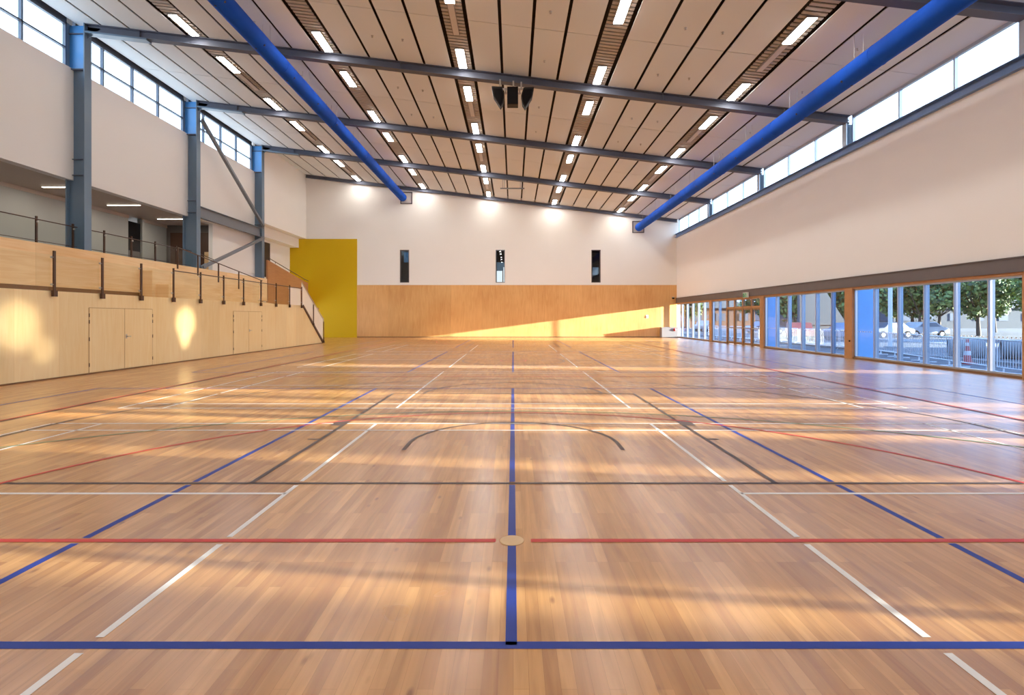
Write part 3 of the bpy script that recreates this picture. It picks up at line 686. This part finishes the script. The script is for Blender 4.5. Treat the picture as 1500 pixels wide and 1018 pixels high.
# doors: four leaves with transom lights
dy = [27.27, 28.36, 29.45, 30.55, 31.62]
fx0, fx1 = XR-.02, XR+.12
f = MB()
for y in dy: f.box(fx0, fx1, y-.04, y+.04, 0, 2.6)
f.box(fx0, fx1, dy[0], dy[-1], 2.54, 2.6); f.box(fx0, fx1, dy[0], dy[-1], 2.06, 2.16)
dr = empty('door_6', (XR, 29.4, 0), 'row of four timber framed glass doors in the right wall', None, None, 'structure')
f.build('door_frame', M['timber'], dr)
for i in range(4):
    a, b = dy[i]+.045, dy[i+1]-.045
    lf = MB().box(XR, XR+.06, a, a+.08, .02, 2.05).box(XR, XR+.06, b-.08, b, .02, 2.05).box(XR, XR+.06, a, b, .02, .16).box(XR, XR+.06, a, b, 1.97, 2.05).box(XR, XR+.06, a+.08, b-.08, .93, .98).build('door_leaf', M['doorwood'], dr)
    MB().box(XR+.025, XR+.03, a+.08, b-.08, .16, 1.97).build('glass', M['tglass'], lf)
    MB().tube((XR-.05, a+.08, .95), (XR-.05, b-.08, .95), .014, 8).build('push_bar', M['metal'], lf)
    MB().box(XR+.03, XR+.035, a, b, 2.16, 2.54).build('transom_pane', M['tglass'], dr)
r = empty('exit_sign', (XR-.1, 28.75, 2.8), 'small green and white running figure exit sign above the glass doors', 'sign')
MB().box(XR-.16, XR-.10, 28.45, 29.05, 2.62, 2.9).build('box', M['white'], r)
MB().box(XR-.165, XR-.16, 28.47, 29.03, 2.64, 2.88).build('green_face', M['green'], r)
mb = MB(); X0 = XR-.169
mb.lathe([(0, -.002), (.028, -.002), (.028, 0), (0, 0)], (X0+.002, 28.78, 2.845), 10, 'x')
for a, b in (((28.78, 2.82), (28.74, 2.75)), ((28.74, 2.75), (28.79, 2.70)), ((28.79, 2.70), (28.76, 2.655)), ((28.74, 2.75), (28.70, 2.70)), ((28.70, 2.70), (28.64, 2.69)), ((28.78, 2.81), (28.84, 2.77)), ((28.77, 2.81), (28.70, 2.79))):
    mb.bar((X0, a[0], a[1]), (X0, b[0], b[1]), .004, .022, (1, 0, 0))
mb.box(X0-.001, X0+.001, 28.50, 28.58, 2.655, 2.865)
mb.build('figure', M['white'], r)
# small door hold latch on the wide timber column
tag(MB().lathe([(0, -.03), (.03, -.03), (.035, 0), (0, 0)], (XR-.08, 19.95, .66), 12, 'x').build('wall_button', M['black'], origin=(XR-.08, 19.95, .66)), 'small round black button low on the widest timber column', 'button')

# end wall behind the camera
struct(MB().box(-21.5, 13.05, YN-.3, YN, 0, 13.2), 'wall_front', M['wall'], label='wall behind the viewer')
struct(MB().box(-21.8, -21.5, YN, 41.8, 0, 7.2), 'wall_outer', M['wall'], label='outer wall of the mezzanine')

# ------------------------------------------------------------------ blue fabric ducts
def duct(x, z, y0, y1, label):
    r = empty('fabric_duct', (x, y0, z), label, 'duct', 'long blue fabric ducts under the roof beams')
    mb = MB(); n = 28; vs = []; ysn = []
    y = y0
    while y < y1: ysn.append(y); y += .6
    ysn.append(y1)
    R = .3
    for yy in ysn:
        for i in range(n):
            a = 2*math.pi*i/n; rr = R*(1+.012*math.sin(yy*7+i))
            vs.append((x+rr*math.cos(a), yy, z+rr*math.sin(a)))
    mb.add(vs, [(k*n+i, k*n+(i+1) % n, (k+1)*n+(i+1) % n, (k+1)*n+i) for k in range(len(ysn)-1) for i in range(n)], 0, True)
    mb.add(vs[-n:], [tuple(range(n))], 0)
    mb.add(vs[:n], [tuple(range(n))], 0)
    mb.build('sleeve', M['duct'], r)
    y = 14.2
    while y < y1:
        MB().tube((x, y-.006, z), (x, y+.006, z), R+.008, 28).build('seam_ring', M['duct'], r)
        y += 5.4
    y = 15.4; sgn = 1 if x < 0 else -1
    while y < y1:
        for ang in (-38, -100):
            a = math.radians(ang); dx = math.cos(a)*sgn; dz = math.sin(a)
            MB().tube((x+dx*(R-.01), y, z+dz*(R-.01)), (x+dx*(R+.012), y, z+dz*(R+.012)), .035, 12).build('air_nozzle', M['nozzle'], r)
        y += 2.45
    y = 15.0
    while y < y1-1:
        m = MB()
        for o in (-.13, .13): m.tube((x+o, y, z+.27), (x+o, y, HC(x)), .006, 5)
        m.build('hanger', M['metal'], r)
        y += 3.5
duct(-8.62, 10.9, 4, YB-.12, 'long royal blue fabric duct nearer the columns side')
duct(9.78, 8.58, 4, YB-.12, 'long royal blue fabric duct nearer the glazed side')

# ------------------------------------------------------------------ loudspeakers under the beam
def H_(x): return HC(x)-.30
SY = 19.75
tr = empty('speaker_mounting_bar', (0, SY, 10.2), 'metal bar with clamps holding the black loudspeakers under the beam', 'bracket')
MB().box(-.6, .56, SY+.2, SY+.26, 10.12, 10.18).build('bar', M['metal'], tr)
for x in (-.5, .0, .3): MB().box(x-.03, x+.03, SY+.2, SY+.4, 10.18, H_(x)+.02).build('clamp', M['metal'], tr)
for x in (-.29, .235): MB().tube((x, SY+.18, 10.16), (x, SY+.02, 9.88), .028, 8).tube((x-.05, SY+.02, 9.9), (x+.05, SY+.02, 9.9), .035, 8).build('yoke', M['metal'], tr)
c = empty('loudspeaker', (-.02, SY, 9.78), 'middle loudspeaker, a plain black upright box facing straight ahead', 'loudspeaker', 'loudspeakers hanging from the beam')
MB().box(-.23, .18, SY-.18, SY+.19, 9.42, 10.08).build('cabinet', M['spk'], c, bevel=.012)
MB().box(-.215, .165, SY-.195, SY-.18, 9.44, 10.06).build('grille', M['black'], c)
for sg, lb in ((-1, 'tapered black loudspeaker turned towards the columns'), (1, 'tapered black loudspeaker turned towards the glazing')):
    cx = -.56 if sg < 0 else .53
    s = empty('loudspeaker', (cx, SY, 9.8), lb, 'loudspeaker', 'loudspeakers hanging from the beam')
    # outline seen from the court: flat top, slanting outer side, foot tucked in towards the middle box
    L_ = [(-.81, 10.12), (-.42, 10.10), (-.33, 9.81), (-.38, 9.5), (-.48, 9.35), (-.74, 9.76)]
    back = L_ if sg < 0 else [(-.04-p[0], p[1]-.03) for p in L_]
    MB().extrude(back, 'y', SY-.12, SY+.2).build('cabinet', M['spk'], s, bevel=.01)
    mx_ = sum(q[0] for q in back)/6; mz_ = sum(q[1] for q in back)/6
    MB().extrude([(mx_+(q[0]-mx_)*.78, mz_+(q[1]-mz_)*.8-.02) for q in back], 'y', SY-.14, SY-.12).build('grille', M['black'], s)
# small hanging frame at the third beam
r = empty('hanging_frame', (0, 34.3, 10.0), 'small dark inverted T frame hanging below the far roof beam', 'bracket')
MB().box(-.85, .72, 34.22, 34.3, 9.86, 9.93).build('crossbar', M['brace'], r)
for x in (-.64, .5):
    for o in (-.05, .05): MB().box(x+o-.012, x+o+.012, 34.24, 34.28, 9.93, H_(x)+.01).build('hanger', M['brace'], r)

# ------------------------------------------------------------------ outside
gm, nt, N, L, b = newmat('gravel_and_asphalt')
tc = N.new('ShaderNodeTexCoord'); no = N.new('ShaderNodeTexNoise'); no.inputs['Scale'].default_value = .35; no.inputs['Detail'].default_value = 12; no.inputs['Roughness'].default_value = .75
cr = N.new('ShaderNodeValToRGB'); e = cr.color_ramp.elements
e[0].position = .38; e[0].color = (.02, .028, .05, 1); e[1].position = .62; e[1].color = (.11, .11, .12, 1)
L.new(tc.outputs['Object'], no.inputs['Vector']); L.new(no.outputs['Fac'], cr.inputs[0]); L.new(cr.outputs[0], b.inputs['Base Color']); b.inputs['Roughness'].default_value = .85
struct(box(13.06, 400, -150, 400, -.5, -.3), 'ground', gm, label='mottled gravel and asphalt yard outside')
struct(MB().box(30, 34, 20, 120, -.31, -.27).box(19.0, 19.3, 8, 60, -.31, -.18), 'ground_road', M['concrete'], label='pale kerb and road strip outside')
# crowd barriers
def barrier():
    r = empty('crowd_barrier', (0, 0, 0), '', 'barrier', 'white crowd control barriers outside the glazing')
    m = MB(); t = .022
    m.tube((-1.1, 0, .2), (-1.1, 0, 1.02), t, 8).tube((1.1, 0, .2), (1.1, 0, 1.02), t, 8).tube((-1.02, 0, 1.1), (1.02, 0, 1.1), t, 8).tube((-1.1, 0, .2), (1.1, 0, .2), t, 8)
    m.tube((-1.1, 0, 1.02), (-1.02, 0, 1.1), t, 8).tube((1.1, 0, 1.02), (1.02, 0, 1.1), t, 8)
    m.build('frame', M['bar'], r)
    m = MB()
    for i in range(1, 18): m.tube((-1.1+i*2.2/18, 0, .2), (-1.1+i*2.2/18, 0, 1.1), .010, 5, caps=False)
    m.build('bars', M['bar'], r)
    for x in (-.8, .8): MB().bar((x, -.3, .02), (x, .3, .02), .05, .03).bar((x, 0, .03), (x, 0, .2), .04, .04, (0, 1, 0)).build('foot', M['bar'], r)
    return r
M['bar'] = plain('white_galvanised_tube', (.80, .82, .85), .35, .2)
pts = [(15.6, 15.4), (16.2, 18.4), (17.6, 23.8), (18.9, 28.6), (19.6, 33.5), (19.2, 38.2), (18.6, 42), (18.4, 50)]
def path(t):
    for (a, b) in zip(pts[:-1], pts[1:]):
        l = math.dist(a, b)
        if t <= l: return (a[0]+(b[0]-a[0])*t/l, a[1]+(b[1]-a[1])*t/l, math.atan2(b[1]-a[1], b[0]-a[0]))
        t -= l
    return None
proto = None; t = 1.1; k = 0
while path(t):
    x, y, a = path(t); 
    if proto is None: o = proto = barrier()
    else: o = copy_tree(proto)
    o.location = (x, y, -.3); o.rotation_euler = (0, 0, a)
    o['label'] = 'white barrier with upright bars outside the glazing, %s from the near end' % ['first','second','third','fourth','fifth','sixth','seventh','eighth','ninth','tenth','eleventh','twelfth','thirteenth','fourteenth','fifteenth','sixteenth','seventeenth','eighteenth','nineteenth','twentieth'][k]
    t += 2.35; k += 1
    if k > 15: break
# traffic cone
r = empty('traffic_cone', (18.0, 21.0, -.3), 'red and white traffic cone beyond the barriers', 'traffic cone')
MB().box(17.8, 18.2, 20.8, 21.2, -.3, -.25).build('base', M['red'], r)
for a, b, m in ((-.25, .05, 'red'), (.05, .22, 'white'), (.22, .42, 'red'), (.42, .55, 'white'), (.55, .68, 'red')):
    ra = .15-(a+.25)*.12; rb = .15-(b+.25)*.12
    MB().tube((18.0, 21.0, a), (18.0, 21.0, b), ra, 16, rb).build('cone_band', M[m], r)
# concrete pipes / rounded blocks
for i, (x, y) in enumerate(((21.0, 24.6), (22.3, 23.3), (23.6, 22.0))):
    r = empty('concrete_pipe', (x, y, -.3), ['short grey concrete pipe lying beyond the cone', 'short grey concrete pipe in the middle of three outside', 'short grey concrete pipe at the near end of three outside'][i], 'pipe', 'concrete pipes on the yard')
    D = Vector((.55, -.35, 0))
    C0 = Vector((x, y, .12)); m = MB(); n = 20; vs = []
    for t_, rr in ((-1, .42), (1, .42), (1, .32), (-1, .32)):
        for q in range(n):
            a = 2*math.pi*q/n; u = Vector((.54, .84, 0)).normalized()
            vs.append(C0+D*t_+u*math.cos(a)*rr+Vector((0, 0, 1))*math.sin(a)*rr)
    m.add(vs, [((k_ % 4)*n+i_, (k_ % 4)*n+(i_+1) % n, ((k_+1) % 4)*n+(i_+1) % n, ((k_+1) % 4)*n+i_) for k_ in range(4) for i_ in range(n)], 0, True)
    m.build('pipe_body', M['concrete'], r)
# white outside column
r = empty('street_post', (22.2, 31.2, -.3), 'tall pale round post standing in the yard before the trees', 'post')
MB().tube((22.2, 31.2, -.3), (22.2, 31.2, 6.5), .11, 16).build('shaft', M['white'], r)
MB().tube((22.2, 31.2, -.3), (22.2, 31.2, -.15), .32, 16).build('base', M['concrete'], r)
# trees
lm, nt, N, L, b = newmat('tree_leaves')
oi = N.new('ShaderNodeNewGeometry'); cr = N.new('ShaderNodeValToRGB'); e = cr.color_ramp.elements
e[0].color = (.025, .05, .02, 1); e[1].color = (.20, .26, .06, 1)
L.new(oi.outputs['Random Per Island'], cr.inputs[0]); L.new(cr.outputs[0], b.inputs['Base Color']); b.inputs['Roughness'].default_value = .7
bark = plain('tree_bark', (.10, .07, .05), .9, var=.3)
def tree(rad, hgt, seed):
    rnd = random.Random(seed)
    r = empty('leafy_tree', (0, 0, 0), '', 'tree', 'leafy trees beyond the yard')
    m = MB(); m.tube((0, 0, 0), (.1, 0, 2.2), .2, 10, .14)
    blobs = []
    for i in range(7):
        a = i*2.4; m.tube((.1, 0, 2.0), (math.cos(a)*rad*.5, math.sin(a)*rad*.5, 3.4+rnd.random()*1.5), .08, 6, .03)
    m.build('trunk', bark, r)
    for i in range(34):
        while True:
            p = Vector((rnd.uniform(-1, 1), rnd.uniform(-1, 1), rnd.uniform(-1, 1)))
            if p.length < 1: break
        blobs.append((Vector((p.x*rad*.8, p.y*rad*.8, 1.9+(hgt-1.9)*(.5+p.z*.44))), rnd.uniform(.5, 1.0)*rad*.34))
    m = MB()
    for c_, rr in blobs:
        for j in range(120):
            d = Vector((rnd.gauss(0, 1), rnd.gauss(0, 1), rnd.gauss(0, 1))).normalized(); p = c_+d*rr*rnd.uniform(.6, 1.05)
            u = Vector((rnd.gauss(0, 1), rnd.gauss(0, 1), rnd.gauss(0, 1))).normalized(); v = u.cross(d)
            if v.length < .1: continue
            v.normalize(); s = rnd.uniform(.14, .30)
            m.add([p-u*s, p+v*s*.6, p+u*s, p-v*s*.6], [(0, 1, 2, 3)])
    m.build('foliage', lm, r)
    return r
T = [tree(3.7, 9.0, 1), tree(3.5, 8.4, 2), tree(4.0, 9.6, 3)]
tp = [(48.5, 47.5), (47, 53.5), (44.5, 59), (41.0, 53.5), (38.3, 59.5), (35.0, 55), (56.0, 57.0), (32.8, 62), (30.0, 56.5), (37.5, 80), (30.5, 92), (53, 66), (47, 70), (60, 66), (64, 73), (41, 66), (58, 80)]
words = ['at the near edge of the glazing view', 'second in the front row', 'third in the front row', 'fourth in the front row', 'fifth in the front row, before the post', 'sixth in the front row', 'standing behind the front row at the near end', 'seventh in the front row', 'last dark one in the front row beside the gap of sky', 'far behind the gap of sky', 'farthest, small beside the pale building', 'in the rear row near the cone', 'in the rear row behind the post', 'deep in the rear at the near end', 'deepest at the near end of the yard', 'in the rear row before the wing wall', 'deep in the rear behind the middle mullions']
for i, (x, y) in enumerate(tp):
    o = T[i] if i < 3 else copy_tree(T[i % 3])
    o.location = (x, y, -.35); o.rotation_euler = (0, 0, i*1.7)
    o['label'] = 'dense leafy green tree ' + words[i]
# hedge-level backdrop: buildings
def building(x0, x1, y0, y1, h, label, mat, roofmat):
    r = empty('building', ((x0+x1)/2, (y0+y1)/2, -.3), label, 'building')
    MB().box(x0, x1, y0, y1, -.3, h).build('walls', mat, r)
    MB().extrude([(x0-.6, h), (x1+.6, h), ((x0+x1)/2, h+(x1-x0)*.16)], 'y', y0-.5, y1+.5).build('roof', roofmat, r)
    n = max(2, int((x1-x0)/4))
    for i in range(n):
        a = x0+(i+.3)*(x1-x0)/n; w_ = MB().box(a, a+1.6, y0-.06, y0+.02, 1.0, 2.3).build('window', M['frame_dk'], r)
    for i in range(max(2, int((y1-y0)/5))):
        a = y0+1.2+i*5
        MB().box(x0-.06, x0+.02, a, a+2, 1.0, 2.3).build('window', M['frame_dk'], r)
M['bwall'] = plain('pale_render', (.075, .08, .09), .8); M['roof'] = plain('grey_roofing', (.10, .11, .13), .6); M['brick'] = plain('red_brick', (.14, .06, .04), .8)
building(48, 64, 102, 112, 3.4, 'low pale house with a grey roof far off in the gap of sky', M['bwall'], M['roof'])
building(66, 100, 92, 104, 3.2, 'long pale low building glimpsed beneath the trees', M['bwall'], M['roof'])
building(30, 42, 92, 100, 3.2, 'reddish house far behind the glass doors', M['brick'], M['roof'])
# pale sloping canopy wall
o = MB().extrude([(26.2, 5.9), (29.2, 1.2), (29.2, .9), (25.2, .9), (25.2, 5.9)], 'y', 46.6, 47.0).build('sloping_wing_wall', M['bwall'], origin=(27, 46.8, -.3))
MB().box(25.2, 29.2, 46.7, 46.9, -.3, .9).build('wall_base', M['bwall'], o)
tag(o, 'pale wing wall with a steeply sloping edge before the dark trees', 'wall')
# cars
def car(mat):
    r = empty('car', (0, 0, 0), '', 'car', 'parked cars beyond the barriers')
    body = [(-2.1, .35), (-2.15, .75), (-1.95, .92), (-1.2, .98), (-.65, 1.42), (.75, 1.45), (1.45, 1.0), (2.0, .88), (2.15, .6), (2.1, .35)]
    MB().extrude(body, 'y', -.85, .85).build('body', mat, r, bevel=.06)
    for s in (-1, 1):
        MB().extrude([(-1.0, 1.0), (-.6, 1.35), (.7, 1.37), (1.2, 1.0)], 'y', s*.85, s*.865).build('side_window', M['frame_dk'], r)
    for x in (-1.3, 1.3):
        for s in (-1, 1):
            wv = MB().tube((x, s*.7, .33), (x, s*.88, .33), .33, 18).build('wheel', M['black'], r)
            MB().tube((x, s*.88, .33), (x, s*.9, .33), .19, 12).build('hub_cap', M['metal'], wv)
    MB().box(2.1, 2.16, -.7, -.4, .6, .75).box(2.1, 2.16, .4, .7, .6, .75).build('headlamp', M['white'], r)
    return r
cmats = [plain('silver_blue_car_paint', (.10, .17, .28), .3, .4), plain('dark_car_paint', (.05, .06, .09), .3, .4), plain('red_car_paint', (.5, .08, .05), .35, .2), plain('white_car_paint', (.35, .36, .38), .3)]
for i, (x, y, a, lb) in enumerate(((27.2, 43.0, .4, 'silver blue car parked before the dark tree'), (33.5, 47.5, .2, 'dark car parked beneath the front trees'), (24.0, 44.5, 1.2, 'red car seen past the barriers before the wing wall'), (38.5, 50.0, .1, 'white car parked beneath the front trees'), (28.5, 60.0, .3, 'silver car far off behind the red one'), (26.0, 72.0, 1.0, 'white van like car far behind the glass doors'))):
    o = car(cmats[[0, 1, 2, 3, 0, 3][i]]); o.location = (x, y, -.3); o.rotation_euler = (0, 0, a); o['label'] = lb
# added unseen block across the yard, its slots shaped to cast sun streaks indoors
sun_block = empty('building', (46.5, 15, -.3), 'added unseen block that holds back the sun except through slots at its foot', 'building')
gaps = [(-3.35, -3.1), (-.8, -.55), (1.0, 1.9), (2.55, 3.25), (3.65, 4.5), (9.75, 10.75), (30.0, 37.0)]
m = MB(); y = -40
for a, b_ in gaps: m.box(45.5, 45.95, y, a, -.3, 8); y = b_
m.box(45.5, 45.95, y, 43.6, -.3, 8); m.box(45.5, 48, -40, 43.6, 8, 17)
m.build('walls', plain('sun_block_render', (.66, .72, .82), .8), sun_block)

# ------------------------------------------------------------------ light
sd = Vector((-1, .135, -.129)).normalized()
sl = bpy.data.lights.new('sun', 'SUN'); sl.energy = 112; sl.angle = math.radians(.55); sl.color = (1, .80, .52)
so = bpy.data.objects.new('sun', sl); COL.objects.link(so); so.rotation_euler = sd.to_track_quat('-Z', 'Y').to_euler(); so.location = (60, 0, 20)
for (a, b_, ang, e_) in (((12.5, 15.2, 1.35), (-11.5, 18.6, 1.35), 3.4, 38000), ((12.5, 15.25, 1.2), (-11.5, 18.55, .75), 1.8, 26000), ((12.5, 9.3, 1.3), (-11.5, 12.3, 1.35), 3.6, 19000), ((12.5, 10.0, 1.1), (-11.5, 12.95, .75), 2.2, 9000)):  # spot lamps added indoors to imitate sun glinting onto the plywood wall
    sl = bpy.data.lights.new('added_glint_spot', 'SPOT'); sl.energy = e_; sl.spot_size = math.radians(ang); sl.spot_blend = 1; sl.shadow_soft_size = .12; sl.color = (1, .90, .70)
    so = bpy.data.objects.new('added_glint_spot', sl); COL.objects.link(so); so.location = a
    so.rotation_euler = (Vector(b_)-Vector(a)).to_track_quat('-Z', 'Y').to_euler()
w = bpy.data.worlds.new('sky'); sc.world = w; w.use_nodes = True; N = w.node_tree.nodes; L = w.node_tree.links
bg = N['Background']; tc = N.new('ShaderNodeTexCoord'); sp = N.new('ShaderNodeSeparateXYZ'); cr = N.new('ShaderNodeValToRGB')
L.new(tc.outputs['Generated'], sp.inputs[0]); L.new(sp.outputs['Z'], cr.inputs[0])
e = cr.color_ramp.elements; e[0].position = 0; e[0].color = (.74, .86, 1, 1); e[1].position = .6; e[1].color = (.50, .72, 1, 1)
L.new(cr.outputs[0], bg.inputs[0]); bg.inputs[1].default_value = 4.6

# ------------------------------------------------------------------ camera
cd = bpy.data.cameras.new('camera'); cam = bpy.data.objects.new('camera', cd); COL.objects.link(cam)
cam.location = (0, 0, EYE); cam.rotation_euler = (math.radians(90), 0, 0)
cd.sensor_fit = 'HORIZONTAL'; cd.sensor_width = 36; cd.lens = 776/1500*36; cd.shift_x = -.0013; cd.shift_y = -.029; cd.clip_end = 800; cd.clip_start = .05
sc.camera = cam
sc.view_settings.view_transform = 'Standard'; sc.view_settings.look = 'None'; sc.view_settings.exposure = .24; sc.view_settings.gamma = 1.06
cy = sc.cycles
cy.max_bounces = 8; cy.diffuse_bounces = 5; cy.glossy_bounces = 4; cy.transparent_max_bounces = 16; cy.transmission_bounces = 4
cy.use_denoising = True; cy.sample_clamp_indirect = 6; cy.use_light_tree = True; cy.blur_glossy = 0.0
try: cy.denoiser = 'OPENIMAGEDENOISE'
except Exception: pass
